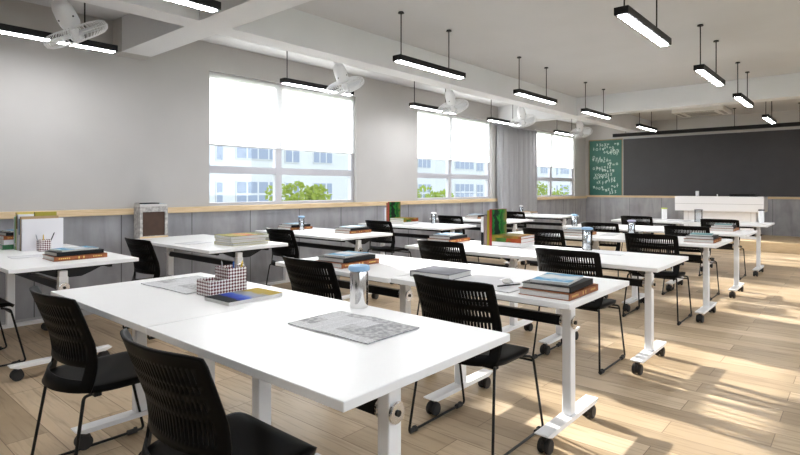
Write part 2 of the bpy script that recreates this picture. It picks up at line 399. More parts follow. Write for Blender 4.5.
# stage along the front wall
bm = new(); bx(bm, XW, XR, 13.0, YF, 0, .2, .003); struct('trim_11', bm, M['oak'])

# windows
for i, (a, b) in enumerate(WIN):
    w = bpy.data.objects.new('window_%d' % (i+1), None); COL.objects.link(w); w.location = (XW-.09, a, WZ0); w['kind'] = 'structure'
    L = b-a; H = WZ1-WZ0; fw = .055
    bm = new(); bx(bm, -.035, .035, 0, L, 0, .04); bx(bm, -.035, .035, 0, L, H-fw, H); bx(bm, -.035, .035, 0, fw*.6, .04, H-fw); bx(bm, -.035, .035, L-fw, L, .04, H-fw)
    obj('frame', bm, M['frame_white'], w)
    mid = L*.427
    obj('mullion', bx(new(), -.032, .032, mid-.05, mid+.05, .04, H-fw), M['frame_white'], w)
    bm = new(); bx(bm, -.03, .03, fw*.6, mid-.05, .40, .49); bx(bm, -.03, .03, mid+.05, L-fw, .40, .49); obj('transom', bm, M['frame_white'], w)
    for (y0, y1) in ((fw*.6, mid-.05), (mid+.05, L-fw)):
        for (z0, z1) in ((.04, .40), (.49, H-fw)):
            obj('pane', bx(new(), -.004, .004, y0, y1, z0, z1), M['glass'], w)
for i, (a, b) in enumerate(RW):  # right-wall windows, out of view, added as openings for sky light
    w = bpy.data.objects.new('window_%d' % (i+4), None); COL.objects.link(w); w.location = (XR+.08, a, 1.0); w['kind'] = 'structure'
    L = b-a; H = 1.6; bm = new()
    bx(bm, -.03, .03, 0, L, 0, .06); bx(bm, -.03, .03, 0, L, H-.06, H); bx(bm, -.03, .03, 0, .06, .06, H-.06); bx(bm, -.03, .03, L-.06, L, .06, H-.06); bx(bm, -.03, .03, L/2-.04, L/2+.04, .06, H-.06)
    obj('frame', bm, M['frame_white'], w)
    for y0, y1 in ((.06, L/2-.04), (L/2+.04, L-.06)): obj('pane', bx(new(), -.004, .004, y0, y1, .06, H-.06), M['glass'], w)

BLAB = ['white roller blind half down over the window nearest the camera', 'white roller blind half down over the middle window, left of the grey curtains',
        'white roller blind half down over the far window beside the green chalkboard']
for i, (a, b) in enumerate(WIN):
    t = thing('roller_blind', BLAB[i], 'blind', (XW-.03, a+.004, 1.80), 0, 'white roller blinds')
    L = b-a-.02
    obj('blind_fabric', bx(new(), -.0015, .0015, 0, L, .02, .892), M['blind'], t)
    obj('bottom_bar', bx(new(), -.008, .008, 0, L, 0, .02, .003), M['blind_bar'], t)
    obj('roller_tube', cyl(new(), (-.022, L/2, .868), (0, 1, 0), .02, L), M['frame_white'], t, True)
# curtains between the second and third window
def curtain(y0, y1, label, seed, amp):
    rnd = random.Random(seed); bm = new(); n = 220; rows = (.015, .6, 1.3, 2.0, 2.45, 2.62); V = []
    ph = rnd.random()*6
    for zi, z in enumerate(rows):
        row = []
        for k in range(n+1):
            u = k/n; yy = y0+(y1-y0)*u
            xx = .105*(abs(math.sin(u*(y1-y0)*16+ph+.5*math.sin(u*7+z*.25)))**.7-.5)*amp
            row.append(bm.verts.new((XW+.070+xx, yy+.01*math.sin(z*2+u*12), z)))
        V.append(row)
    for r0, r1 in zip(V, V[1:]):
        for k in range(n): bm.faces.new((r0[k], r0[k+1], r1[k+1], r1[k]))
    o = obj('curtain', bm, M['curtain'], None, True); tag(o, label, 'curtain', 'grey curtains on the window wall')
    s = o.modifiers.new('thick', 'SOLIDIFY'); s.thickness = .003
curtain(9.93, 10.68, 'long grey curtain hanging right beside the middle window', 3, .9)
curtain(10.71, 11.70, 'long grey curtain hanging left beside the far window', 5, 1.0)
t = tag(obj('curtain_rail', bx(new(), XW+.06, XW+.09, 9.8, 11.72, 2.62, 2.645), M['frame_white']), 'slim white rail holding the two grey curtains under the beam', 'curtain rail')

# ------------------------------------------------------------------ boards on the front wall
YP = YF
t = thing('chalkboard', 'green chalkboard covered in white chalk writing, left of the dark board', 'board', (-5.38, YP, 1.09))
hw, hh = .452, 1.515
obj('writing_surface', bx(new(), -hw, hw, -.03, -.002, .0, hh), M['board_green'], t)
bm = new()
bx(bm, -hw-.012, -hw+.012, -.04, -.0, 0, hh); bx(bm, hw-.012, hw+.012, -.04, -.0, 0, hh); bx(bm, -hw-.012, hw+.012, -.04, -.0, hh-.01, hh+.015)
obj('frame', bm, M['boardframe'], t)
rnd = random.Random(11); bm = new()
def stroke(pts, r=.0062):
    for (p, q) in zip(pts, pts[1:]):
        a = Vector((p[0], -.0315, p[1])); b = Vector((q[0], -.0315, q[1])); d = (b-a)
        if d.length < 1e-5: continue
        n = Vector((-d.z, 0, d.x)).normalized()*r
        e = d.normalized()*r*.6
        vs = [bm.verts.new(v) for v in (a-n-e, a+n-e, b+n+e, b-n+e)]; ws = [bm.verts.new(v.co+Vector((0, .001, 0))) for v in vs]
        bm.faces.new(vs); bm.faces.new(ws[::-1])
        for k in range(4): bm.faces.new((vs[k], vs[(k+1) % 4], ws[(k+1) % 4], ws[k]))
lines = [(.28, 1.40, 3), (.0, 1.31, 4), (.18, 1.23, 5), (.1, 1.14, 5), (-.3, 1.04, 3), (-.18, .94, 5), (.1, .85, 4), (-.2, .76, 6), (-.05, .67, 5), (-.25, .56, 7), (.1, .46, 3), (-.2, .34, 4), (.2, .25, 4), (-.05, .15, 4), (.15, .08, 3)]
def glyph(x, z, s):
    k = rnd.randrange(6)
    if k == 0: stroke([(x+s*.5*math.cos(a*.7)+s*.4, z+s*.6*math.sin(a*.7)) for a in range(10)])
    elif k == 1: stroke([(x, z+s), (x+s*.8, z-s*.5)]); stroke([(x+s*.8, z+s), (x, z-s*.6)])
    elif k == 2: stroke([(x, z+s*.9), (x+s*.7, z+s*.8), (x+s*.2, z), (x+s*.8, z-s*.2), (x+s*.1, z-s*.9)])
    elif k == 3: stroke([(x, z+s*.2), (x+s, z+s*.22)]); stroke([(x, z-s*.25), (x+s, z-s*.22)])
    elif k == 4: stroke([(x+s*.1*a, z+s*.7*math.sin(a*1.1)) for a in range(10)])
    else: stroke([(x+s*.4, z+s), (x+s*.35, z-s*.8)]); stroke([(x, z+s*.1), (x+s*.8, z+s*.15)])
for (x, z, n) in lines+[(-.2, 1.38, 5), (-.3, 1.27, 4), (.0, 1.18, 6), (-.32, .98, 6), (-.3, .72, 4), (-.28, .48, 5), (.05, .38, 4), (-.3, .2, 4)]:
    x -= .04
    for k in range(n):
        s = rnd.uniform(.034, .055); glyph(x, z+rnd.uniform(-.02, .02), s); x += s*1.3+rnd.uniform(.005, .03)
        if x > hw-.1: break
obj('chalk_writing', bm, M['chalk'], t)
t = thing('blackboard', 'wide blank charcoal grey board on the front wall', 'board', (-2.88, YP, 1.09))
obj('writing_surface', bx(new(), -2.02, 2.02, -.035, -.002, 0, 1.51), M['board_grey'], t)
bm = new(); bx(bm, -2.035, -2.02, -.042, 0, 0, 1.52); bx(bm, 2.02, 2.035, -.042, 0, 0, 1.52); bx(bm, -2.035, 2.035, -.042, 0, 1.51, 1.535); obj('frame', bm, M['skirt'], t)
# long lamp in front of the boards
t = thing('board_lamp', 'long thin black lamp hung above the charcoal board', 'lamp', (-2.72, 13.65, 2.552))
obj('housing', bx(new(), -2.03, 2.03, -.035, .035, .004, .085, .004), M['lamp_black'], t)
for dx in (-1.72, -.57, .58, 1.73):
    r = obj('suspension_rod', cyl(new(), (dx, 0, .28), (0, 0, 1), .006, .396, 8), M['lamp_black'], t)
    obj('ceiling_rose', cyl(new(), (dx, 0, .471), (0, 0, 1), .035, .012, 16), M['lamp_black'], r)

# ------------------------------------------------------------------ teacher's desk
t = thing('teacher_desk', 'long white panelled teacher desk on the stage before the charcoal board', 'desk', (-2.42, 13.7, .2))
obj('upper_counter', bx(new(), -.85, .845, -.3, .3, .575, .90, .006), M['desk_white'], t)
obj('base_cabinet', bx(new(), -.69, .70, -.2, .25, 0, .575, .004), M['desk_white'], t)
obj('groove', bx(new(), -.845, .84, -.302, -.2995, .735, .742), M['groove'], t)
bm = new(); bx(bm, -.69, .70, -.203, -.1995, .07, .076); bx(bm, -.60, -.594, -.203, -.1995, .076, .574); bx(bm, .60, .606, -.203, -.1995, .076, .574); obj('panel_joint', bm, M['groove'], t)
bm = new(); lathe(bm, [(.03, 0), (.034, .005), (.036, .11), (.033, .12), (.033, .008), (.001, .008)], n=20); c = obj('mug', bm, M['fan_white'], None, True, (-2.86, 13.62, 1.10))
tag(c, 'small white mug standing on the left of the teacher desk', 'cup')
bm = new(); cyl(bm, (0, 0, .025), (0, 0, 1), .012, .05, 12); c = obj('chalk_holder', bm, M['fan_white'], None, True, (-2.45, 13.55, 1.10)); tag(c, 'tiny white chalk holder on the teacher desk beside the mug', 'chalk holder')
t = thing('laptop', 'closed flat dark laptop lying on the teacher desk', 'laptop', (-1.98, 13.7, 1.10))
obj('laptop_base', bx(new(), -.24, .24, -.15, .15, .0, .04, .004), M['blackbook'], t); obj('laptop_lid', bx(new(), -.24, .24, -.15, .15, .0405, .062, .004), M['lamp_black'], t)

# ------------------------------------------------------------------ lamps and fans
def make_pendant(label, loc, group):
    t = thing('pendant_lamp', label, 'lamp', loc, 0, group)
    obj('housing', bx(new(), -.052, .052, -.57, .57, .006, .062, .003), M['lamp_black'], t)
    obj('diffuser', bx(new(), -.032, .032, -.55, .55, 0, .0055), M['lamp'], t)
    for dy in (-.50, .31):
        h = ZC-loc[2]
        r = obj('suspension_rod', cyl(new(), (0, dy, (.062+h)/2), (0, 0, 1), .006, h-.062-.001, 8), M['lamp_black'], t)
        obj('ceiling_rose', cyl(new(), (0, dy, h-.008), (0, 0, 1), .032, .014, 18, .026), M['lamp_black'], r)
    return t
XA, XB, XC = -1.325, -3.475, -5.235; ZL = 2.53
YS = [1.47, 4.54, 6.95, 9.20, 12.02]
GA, GB, GC = 'pendant lamps of the right row', 'pendant lamps of the middle row', 'pendant lamps along the window wall'
p = None
LAMPS = [(XA, YS[1], GA, 'black linear pendant lamp with glowing underside, nearest and largest of the right row'),
 (XA, YS[2], GA, 'black linear pendant lamp, second nearest in the right-hand row'),
 (XA, YS[3], GA, 'black linear pendant lamp, third in the right-hand row, just before the far beam'),
 (XA, YS[4], GA, 'black linear pendant lamp, farthest of the right row, before the charcoal board'),
 (XB, YS[0], GB, 'black linear pendant lamp cut off by the top edge of the picture'),
 (XB, YS[1], GB, 'black linear pendant lamp hanging right of the near fan-less beam, above the middle aisle'),
 (XB, YS[2], GB, 'black linear pendant lamp of the middle row seen above the grey curtains'),
 (XB, YS[3], GB, 'black linear pendant lamp of the middle row just before the far beam'),
 (XB, YS[4], GB, 'black linear pendant lamp of the middle row hanging near the green chalkboard'),
 (XC, YS[0], GC, 'black linear pendant lamp behind the largest fan at the left picture edge'),
 (XC, YS[1], GC, 'black linear pendant lamp before the top of the near window blind'),
 (XC, YS[2], GC, 'black linear pendant lamp before the top of the middle window blind'),
 (XC, YS[3], GC, 'black linear pendant lamp before the top of the grey curtains'),
 (XC, YS[4], GC, 'black linear pendant lamp before the top of the far window blind')]
LAMPS[5] = (XB, YS[1], GB, 'black linear pendant lamp of the middle row, hanging right of the near window')
for x, y, g, l in [(a, b-(.05 if a == XC and b > 2 else 0), c_, d_) for a, b, c_, d_ in LAMPS]:
    if p is None: p = make_pendant(l, (x, y, ZL), g)
    else: dup(p, (x, y, ZL), 0, l, g)
# unseen lamps added for light, continuing the grid behind and beside the camera
for i, (x, y) in enumerate([(XA, YS[0]), (XA, -1.6), (XB, -1.6), (.85, YS[0]), (.85, YS[1]), (.85, YS[2]), (.85, YS[3])]):
    dup(p, (x, y, ZL), 0, 'black linear pendant lamp added unseen for fill light behind or right of the camera', 'unseen pendant lamps added for light')

def make_fan(label, loc, lean):
    """ceiling fan: bracket, elbow, motor pod and a wire cage tilted to one side; origin at the cage centre"""
    t = thing('ceiling_fan', label, 'fan', loc, 0, 'white caged fans along the window wall')
    top = ZC-loc[2]
    ax = Vector((lean[0], lean[1], -1)).normalized()        # the way the fan blows
    pod_top = -ax*.25
    base = Vector((pod_top.x-.03*lean[0], pod_top.y-.03*lean[1], top))
    bm = new(); cyl(bm, base-Vector((0, 0, .015)), (0, 0, 1), .07, .03, 24, .06, .004); obj('ceiling_mount', bm, M['fan_white'], t, True)
    bm = new(); path = round_path([base-Vector((0, 0, .02)), base-Vector((0, 0, .14)), pod_top], .08, 6); tube(bm, path, .042, 14); obj('neck', bm, M['fan_white'], t, True)
    bm = new(); lathe(bm, [(.03, -.28), (.055, -.262), (.072, -.22), (.078, -.16), (.076, -.09), (.066, -.06), (.04, -.045)], n=28, axis=ax); motor = obj('motor_housing', bm, M['fan_white'], t, True)
    bm = new()
    for a in range(4):
        ang = a*PI/2; q = Vector((0, 0, 1)).rotation_difference(ax); c = q @ Vector((.077*math.cos(ang), .077*math.sin(ang), -.13)); cyl(bm, c, q @ Vector((math.cos(ang), math.sin(ang), 0)), .007, .006, 10)
    obj('screw', bm, M['lamp_black'], motor)
    q = Vector((0, 0, 1)).rotation_difference(ax)
    R = .245; bm = new()
    def cp(r, a, z): return q @ Vector((r*math.cos(a), r*math.sin(a), z))
    for k in range(48):
        a = 2*PI*k/48
        prof = [(.05, -.052), (.14, -.058), (.20, -.050), (.236, -.03), (.245, 0), (.236, .03), (.20, .050), (.14, .058), (.04, .062)]
        tube(bm, [cp(r, a+.10*(z > 0)*(r < .2), z) for r, z in prof], .0023, 4)
    for r, z in ((.245, 0), (.2, -.05), (.2, .05), (.12, .059), (.12, -.057), (.05, -.052)):
        tube(bm, [cp(r, 2*PI*k/36, z) for k in range(36)], .0028 if r > .24 else .0018, 5, True)
    obj('cage', bm, M['fan_white'], t)
    bm = new(); lathe(bm, [(.02, -.05), (.035, -.04), (.04, .02), (.038, .055), (.02, .066)], n=20, axis=ax); obj('hub', bm, M['fan_white'], t, True)
    for j in range(3):
        bm = new(); n = 8; V = []
        for k in range(n+1):
            r = .04+(.215-.04)*k/n; row = []
            for w in range(5):
                a = j*2*PI/3+(w/4-.5)*(.5+.75*math.sin(PI*min(1, k/n*.75)))
                row.append(bm.verts.new(cp(r, a, .018*(w/4-.5)*2)))
            V.append(row)
        for r0, r1 in zip(V, V[1:]):
            for w in range(4): bm.faces.new((r0[w], r0[w+1], r1[w+1], r1[w]))
        b = obj('blade', bm, M['fan_blade'], t, True); s = b.modifiers.new('thick', 'SOLIDIFY'); s.thickness = .003
    return t
lean = (-.06, .58)
XF = -4.8
f0 = make_fan('large white caged ceiling fan in the upper left corner', (XF, 1.57, 2.52), lean)
for y, l in ((4.53, 'white caged ceiling fan before the upper right of the near window blind'), (6.81, 'white caged ceiling fan before the top of the middle window blind'),
             (9.06, 'white caged ceiling fan before the top of the grey curtains'), (11.76, 'white caged ceiling fan farthest away, beside the green chalkboard')):
    dup(f0, (XF, y, 2.53), 0, l)
# cassette air conditioner
t = thing('air_conditioner', 'white square cassette air conditioner in the ceiling before the boards', 'air conditioner', (-2.74, 13.5, ZC-.083))
bm = new(); bx(bm, -.5, .5, -.5, .5, 0, .08, .01); obj('panel', bm, M['ac'], t)
obj('intake_grille', bx(new(), -.28, .28, -.28, .28, -.004, .0), M['ac_dark'], t)
for (x0, x1, y0, y1) in ((-.32, .32, -.45, -.38), (-.32, .32, .38, .45), (-.45, -.38, -.32, .32), (.38, .45, -.32, .32)): obj('louvre', bx(new(), x0, x1, y0, y1, -.004, 0), M['ac_dark'], t)

# ------------------------------------------------------------------ tables
def make_table(label, loc, x0, x1, xl, xr, group):
    """origin on the floor at the right-hand near corner; x0..x1 is the width, xl/xr the two leg positions"""
    D = .83; yc = .335
    t = thing('classroom_table', label, 'table', loc, 0, group)
    obj('tabletop', bx(new(), x0+.002, x1-.002, 0, D, .722, .75, .003), M['table'], t)
    for xx, side in ((xl, -1), (xr, 1)):
        bm = new(); bx(bm, xx-.025, xx+.025, yc-.03, yc+.03, .105, .66, .006); bx(bm, xx-.021, xx+.021, yc-.026, yc+.026, .659, .70, .004)
        leg = obj('leg', bm, M['leg_white'], t)
        poly = [(-.315, .105), (.315, .105), (.315, .098), (.27, .082), (-.27, .082), (-.315, .098)]
        bm = new(); prism(bm, [(p[0]+yc, p[1]) for p in poly], 'X', xx-.036, xx+.036); obj('foot_bar', bm, M['leg_white'], leg)
        for s in (-1, 1):
            bm = new(); cy = yc+s*.27
            for dx in (-.018, .018): cyl(bm, (xx+dx, cy, .036), (1, 0, 0), .036, .022, 22, None, .004)
            bx(bm, xx-.012, xx+.012, cy-.016, cy+.016, .036, .082); cyl(bm, (xx, cy, .046), (1, 0, 0), .034, .014, 18)
            obj('caster', bm, M['rubber'], leg, True)
        prof = [(-.30, .721), (.30, .721), (.30, .708), (.20, .700), (.13, .668), (.07, .645), (-.07, .645), (-.13, .668), (-.20, .700), (-.30, .708)]
        bm = new(); prism(bm, [(p[0]+yc+.06, p[1]) for p in prof], 'X', xx-side*.036-.010, xx-side*.036+.010); obj('support_bracket', bm, M['black_metal'], leg)
        obj('fixing_cap', cyl(new(), (xx+side*.030, yc, .585), (1, 0, 0), .035, .012, 24, None, .004), M['chrome'], leg, True)
        obj('fixing_cap', cyl(new(), (xx-side*.032, yc, .585), (1, 0, 0), .032, .016, 24, None, .004), M['chrome'], leg, True)
        kn2 = obj('cap_screw', cyl(new(), (xx+side*.038, yc, .585), (1, 0, 0), .010, .006, 14), M['black_metal'], leg)
    obj('crossbar', bx(new(), xl+.038, xr-.038, yc-.018, yc+.018, .56, .612, .004), M['black_metal'], t)
    for yy in (.14, .66): obj('support_rail', bx(new(), xl+.02, xr-.02, yy-.012, yy+.012, .69, .7215), M['black_metal'], t)
    return t
GR, GL = 'white wheeled tables of the right-hand block', 'white wheeled tables along the window wall'
RY = [.917, 2.36, 3.80, 5.69, 7.20, 9.21]; LY = [.975, 2.39, 3.91, 5.745, 7.52, 9.46]
RLAB = [('white wheeled table in the foreground with a newspaper and a blue-lidded steel tumbler', 'white foreground table carrying the checked pen box and a yellow-blue magazine'),
 ('white wheeled table with a grey hardback and a book stack at its right corner', 'white wheeled table with a book stack behind the blue-lidded foreground tumbler'),
 ('white wheeled table in the third row with loose papers and a blue-lidded tumbler', 'white wheeled table in the third row with upright books and a green cover'),
 ('white wheeled table in the fourth row, right half, with a teal-topped book stack', 'white wheeled table in the fourth row, left half, with a pale blue-topped stack'),
 ('white wheeled table in the fifth row, right half, with a teal-topped book stack', 'white wheeled table in the fifth row, left half, with a tumbler at its left end'),
 ('white wheeled table of the farthest row, right half, nearest the teacher desk', 'white wheeled table of the farthest row, left half, holding a lime-lidded cup')]
base = None
for r in range(6):
    for h in (0, 1):
        loc = ([-.975, -1.015, -1.03, -1.035, -1.01, -1.04][r]-1.1*h, RY[r]-(.018 if (h == 1 and r == 1) else 0), 0)
        if base is None: base = make_table(RLAB[r][h], loc, -1.098, 0, -.83, -.15, GR)
        else: dup(base, loc, 0, RLAB[r][h], GR)
LLAB = ['long white wheeled table at the left picture edge with upright books', 'long white wheeled table with the whitewashed box at its wall end',
 'long white wheeled table by the wall under the near window', 'long white wheeled table by the wall with the upright green-covered book',
 'long white wheeled table by the wall under the middle window, fifth from the left edge', 'long white wheeled table by the wall beside the grey curtains']
basel = None
for r in range(6):
    loc = (-4.22, LY[r], 0)
    loc = ([-4.195, -4.205, -4.205, -4.22, -4.23, -4.24][r], LY[r], 0)
    if basel is None: basel = make_table(LLAB[r], loc, -1.58, 0, -1.38, -.075, GL)
    else: dup(basel, loc, 0, LLAB[r], GL)

# ------------------------------------------------------------------ chairs
def make_chair(label, loc):
    t = thing('classroom_chair', label, 'chair', loc, 0)
    # backrest: curved shell with rows of vertical slots and an opening above the seat
    NC = 26                                    # slot columns
    us = [-1.0, -.955, -.90]
    xs = []
    k0, k1 = -.86, .86; step = (k1-k0)/NC
    for k in range(NC):
        xs += [k0+step*k+step*.33, k0+step*k+step*.67]
    us = us+xs+[.90, .955, 1.0]
    zs = [.435, .460, .485, .510, .537, .555, .568, .61, .640, .652, .668, .684, .700, .718, .724, .742, .752, .792, .802, .818, .830, .836]
    slot_rows = [(.568, .640), (.668, .700), (.724, .742), (.752, .792)]
    def width(z): return .240 if z > .6 else .240-.016*((.6-z)/.15)**2
    def yedge(z):
        pts = [(.43, .076), (.47, .088), (.53, .097), (.58, .097), (.64, .086), (.72, .057), (.80, .026), (.845, .008)]
        for (a, b), (c, d) in zip(pts, pts[1:]):
            if z <= c: return b+(d-b)*(z-a)/(c-a)
        return pts[-1][1]
    def depth(z): return .070 if z > .55 else .070+.022*(.55-z)/.1
    bm = new(); G = {}
    for i, u in enumerate(us):
        for j, z in enumerate(zs):
            w = width(z); zz = z+.007*max(0, (z-.7)/.136)
            if z > .80: zz = zz-.012*abs(u)**6*(z-.80)/.036
            x = u*w
            y = yedge(z)-depth(z)*(1-abs(u)**2.4)
            G[i, j] = bm.verts.new((x, y, zz))
    for i in range(len(us)-1):
        for j in range(len(zs)-1):
            um = (us[i]+us[i+1])/2; zm = (zs[j]+zs[j+1])/2
            hole = False
            if .485 < zm < .537 and abs(um) < .80: hole = True
            if zm < .475 and abs(um) < .0: hole = True
            if i >= 3 and (i-3) % 2 == 0 and i < 3+2*NC:
                for a, b in slot_rows:
                    if a-1e-4 < zm < b+1e-4: hole = True
            if not hole: bm.faces.new((G[i, j], G[i+1, j], G[i+1, j+1], G[i, j+1]))
    loose = [v for v in bm.verts if not v.link_faces]
    bmesh.ops.delete(bm, geom=loose, context='VERTS')
    o = obj('backrest', bm, M['black'], t, True); s = o.modifiers.new('thick', 'SOLIDIFY'); s.thickness = .009; s.offset = 0
    # seat: rounded, slightly dished shell with a waterfall front
    bm = new(); nu, nv = 20, 20; G = {}
    for i in range(nu+1):
        for j in range(nv+1):
            u = -1+2*i/nu; v = -1+2*j/nv
            # square -> superellipse
            e = 5.0; m_ = max(abs(u), abs(v)); L = (abs(u)**e+abs(v)**e)**(1/e) if m_ else 1
            k = m_/L if L else 1
            uu, vv = u*k, v*k
            x = uu*.228; y = .262+vv*.200
            if vv < -.1: y += -.068*((-vv-.1)/.9)**2*(1-abs(uu)**2)
            z = .452-.010*math.cos(uu*PI/2)*math.cos(min(1, abs(vv))*PI/2)
            if vv > .62: z -= .040*((vv-.62)/.38)**2
            if abs(uu) > .85: z -= .006*((abs(uu)-.85)/.15)**2
            G[i, j] = bm.verts.new((x, y, z))
    for i in range(nu):
        for j in range(nv): bm.faces.new((G[i, j], G[i+1, j], G[i+1, j+1], G[i, j+1]))
    o = obj('seat', bm, M['black'], t, True); s = o.modifiers.new('thick', 'SOLIDIFY'); s.thickness = .022; s.offset = -1
    for sd in (-1, 1):
        bm = new(); X = sd*.25; Xt = sd*.205
        path = round_path([(Xt, .085, .424), (sd*.222, .052, .426), (X, -.012, .012), (X, .50, .012), (sd*.238, .41, .405), (Xt, .36, .414)], .022, 5)
        tube(bm, path, .0068, 8)
        fr = obj('side_frame', bm, M['black_metal'], t, True)
        for yy in (.02, .44):
            bm = new(); cyl(bm, (X, yy, .0135), (0, 1, 0), .0132, .05, 12, None, .003); cyl(bm, (X, yy+.018, .016), (0, 1, 0), .0155, .012, 12); obj('glide', bm, M['rubber'], fr, True)
    obj('front_crossbar', tube(new(), [(-.237, .408, .385), (.237, .408, .385)], .006, 8), M['black_metal'], t, True)
    bm = new(); bx(bm, -.2, .2, .10, .13, .405, .428, .003); obj('seat_support', bm, M['black_metal'], t)
    return t
CH = [((-1.55, .715), 'black slotted-back chair closest to the camera, at the newspaper table'),
 ((-2.635, .765), 'black slotted-back chair at bottom left, at the table with the checked pen box'),
 ((-1.54, 2.155), 'black slotted-back chair overlapping the grey hardback on its white table'),
 ((-2.65, 2.155), 'black slotted-back chair left of the blue-lidded foreground tumbler'),
 ((-1.62, 3.69), 'black slotted-back chair behind the corner book stack of the second-row table'),
 ((-2.70, 3.62), 'black slotted-back chair just beyond the grey hardback, before the table with upright books'),
 ((-1.56, 5.49), 'black slotted-back chair at the fourth-row table with loose papers before it'),
 ((-2.67, 5.47), 'black slotted-back chair right of the upright green-covered book in the third row'),
 ((-1.575, 6.93), 'black slotted-back chair left of the fourth-row teal book stack'),
 ((-2.58, 6.90), 'black slotted-back chair right of the blue-topped stack in the fourth row'),
 ((-1.56, 8.75), 'black slotted-back chair left of the fifth-row teal book stack'),
 ((-2.74, 8.90), 'black slotted-back chair left of the lime-lidded cup'),
 ((-4.91, .69), 'black chair at the left picture edge, only its front legs and seat edge visible'),
 ((-4.82, 2.05), 'black slotted-back chair before the table with the whitewashed box'),
 ((-4.83, 3.56), 'black slotted-back chair right of the yellow-topped book stack by the wall'),
 ((-5.02, 5.34), 'black slotted-back chair left of the upright green book by the wall'),
 ((-5.05, 7.06), 'black slotted-back chair by the wall right of the white tumbler'),
 ((-5.03, 9.08), 'black slotted-back chair by the wall before the grey curtains')]
c0 = None
for (x, y), l in CH:
    g = 'black slotted-back chairs'
    if c0 is None: c0 = make_chair(l, (x, y, 0)); c0['group'] = g
    else: dup(c0, (x, y, 0), 0, l, g)

# ------------------------------------------------------------------ books, papers and cups
TZ = .7505
def book(label, x1, y0, z, w, l, th, cov, rz=0.0, foil=False, group=None, name='book', spine=1, pages='page'):
    """flat book: spine on the +x (or -x) side, x1 = right edge, y0 = near edge"""
    t = thing(name, label, 'book' if name == 'book' else name, (x1-w/2, y0+l/2, z), rz, group)
    bd = min(.003, th*.12); bm = new(); s = spine
    bx(bm, -w/2, w/2, -l/2, l/2, 0, bd); bx(bm, -w/2, w/2, -l/2, l/2, th-bd, th)
    sx = s*w/2; bx(bm, min(sx, sx-s*.004), max(sx, sx-s*.004), -l/2, l/2, 0, th)
    obj('cover', bm, M[cov], t)
    bm = new(); a, b = sorted((-s*(w/2-.004), s*(w/2-.0045))); bx(bm, a, b, -l/2+.004, l/2-.004, bd, th-bd); obj('pages', bm, M[pages], t)
    if foil:
        bm = new()
        for k, (a, b) in enumerate(((-.42, -.20), (-.06, -.02), (.03, .07), (.22, .40))):
            n = 1 if k in (1, 2) else 6
            for q in range(n):
                yy0 = l*(a+(b-a)*q/n); yy1 = l*(a+(b-a)*(q+.6)/n); hgt = .26 if n == 1 else .14
                bx(bm, sx, sx+s*.0008, yy0, yy1, th*(.5-hgt), th*(.5+hgt))
        obj('spine_lettering', bm, M['gold'], t)
    return t
def magazine(label, x1, y0, z, w, l, th, cov, rz=0.0, group=None):
    t = thing('magazine', label, 'magazine', (x1-w/2, y0+l/2, z), rz, group)
    obj('pages', bx(new(), -w/2+.001, w/2-.001, -l/2+.001, l/2-.001, 0, th-.0012), M['page'], t)
    obj('cover', bx(new(), -w/2, w/2, -l/2, l/2, th-.001, th), M[cov], t)
    return t
def trio(xr, yn, where, rz=0.0, top='bluemag', topname='blue and white magazine', base=TZ):
    W, L_ = .265, .36
    book('orange-spined thick book at the base of the '+where, xr, yn, base, W, L_, .033, 'orange', rz, True, 'orange-spined books at the stack bases')
    book('black book in the middle of the '+where, xr-.012, yn+.012, base+.0335, W*.93, L_*.9, .028, 'blackbook', rz+.05, False, 'black books in the stacks')
    magazine(topname+' topping the '+where, xr-.045, yn+.045, base+.0617, W*.72, L_*.74, .012, top, rz+.12, 'magazines on the book stacks')
trio(-1.045, 2.425, 'stack right of the open white notebook')
trio(-2.60, 2.425, 'stack behind the blue-lidded foreground tumbler')
trio(-3.02, 4.22, 'stack left of the third-row upright books')
trio(-2.33, 5.80, 'stack behind the third-row tumbler', topname='pale blue magazine')
trio(-1.09, 5.87, "stack at the fourth-row table's right end", 0, 'teal', 'teal magazine')
trio(-1.205, 7.64, "stack at the fifth-row table's right end", 0, 'teal', 'teal magazine')
trio(-4.415, 1.30, 'stack before the large white upright book')
trio(-4.51, 4.33, 'stack under the right of the near window')
trio(-5.47, 4.22, 'stack beside the tumbler under the near window')
trio(-5.045, 7.89, 'stack under the middle window')
# stack at the very left edge
book('green book, lowest of the stack at the left picture edge', -5.60, 1.26, TZ, .27, .34, .04, 'green', 0)
book('white book above the green one at the left picture edge', -5.61, 1.27, TZ+.0405, .26, .33, .042, 'white_cover', .02)
trio(-5.61, 1.27, 'stack at the left picture edge', base=TZ+.083)
# stack of four by the window wall
b = TZ
for cov, th, w, l, dx, lab, rz in (('olive', .026, .31, .40, 0, 'olive-covered book, lowest of the stack right of the whitewashed box', .03), ('white_cover', .028, .29, .37, -.01, 'pale-covered book, second from the bottom right of the whitewashed box', -.02),
                          ('orangeart', .034, .31, .40, .0, 'yellow and orange covered book topping the stack right of the whitewashed box', -.05)):
    book(lab, -4.36+dx, 2.71, b, w, l, th, cov, rz, spine=-1); b += th+.0006
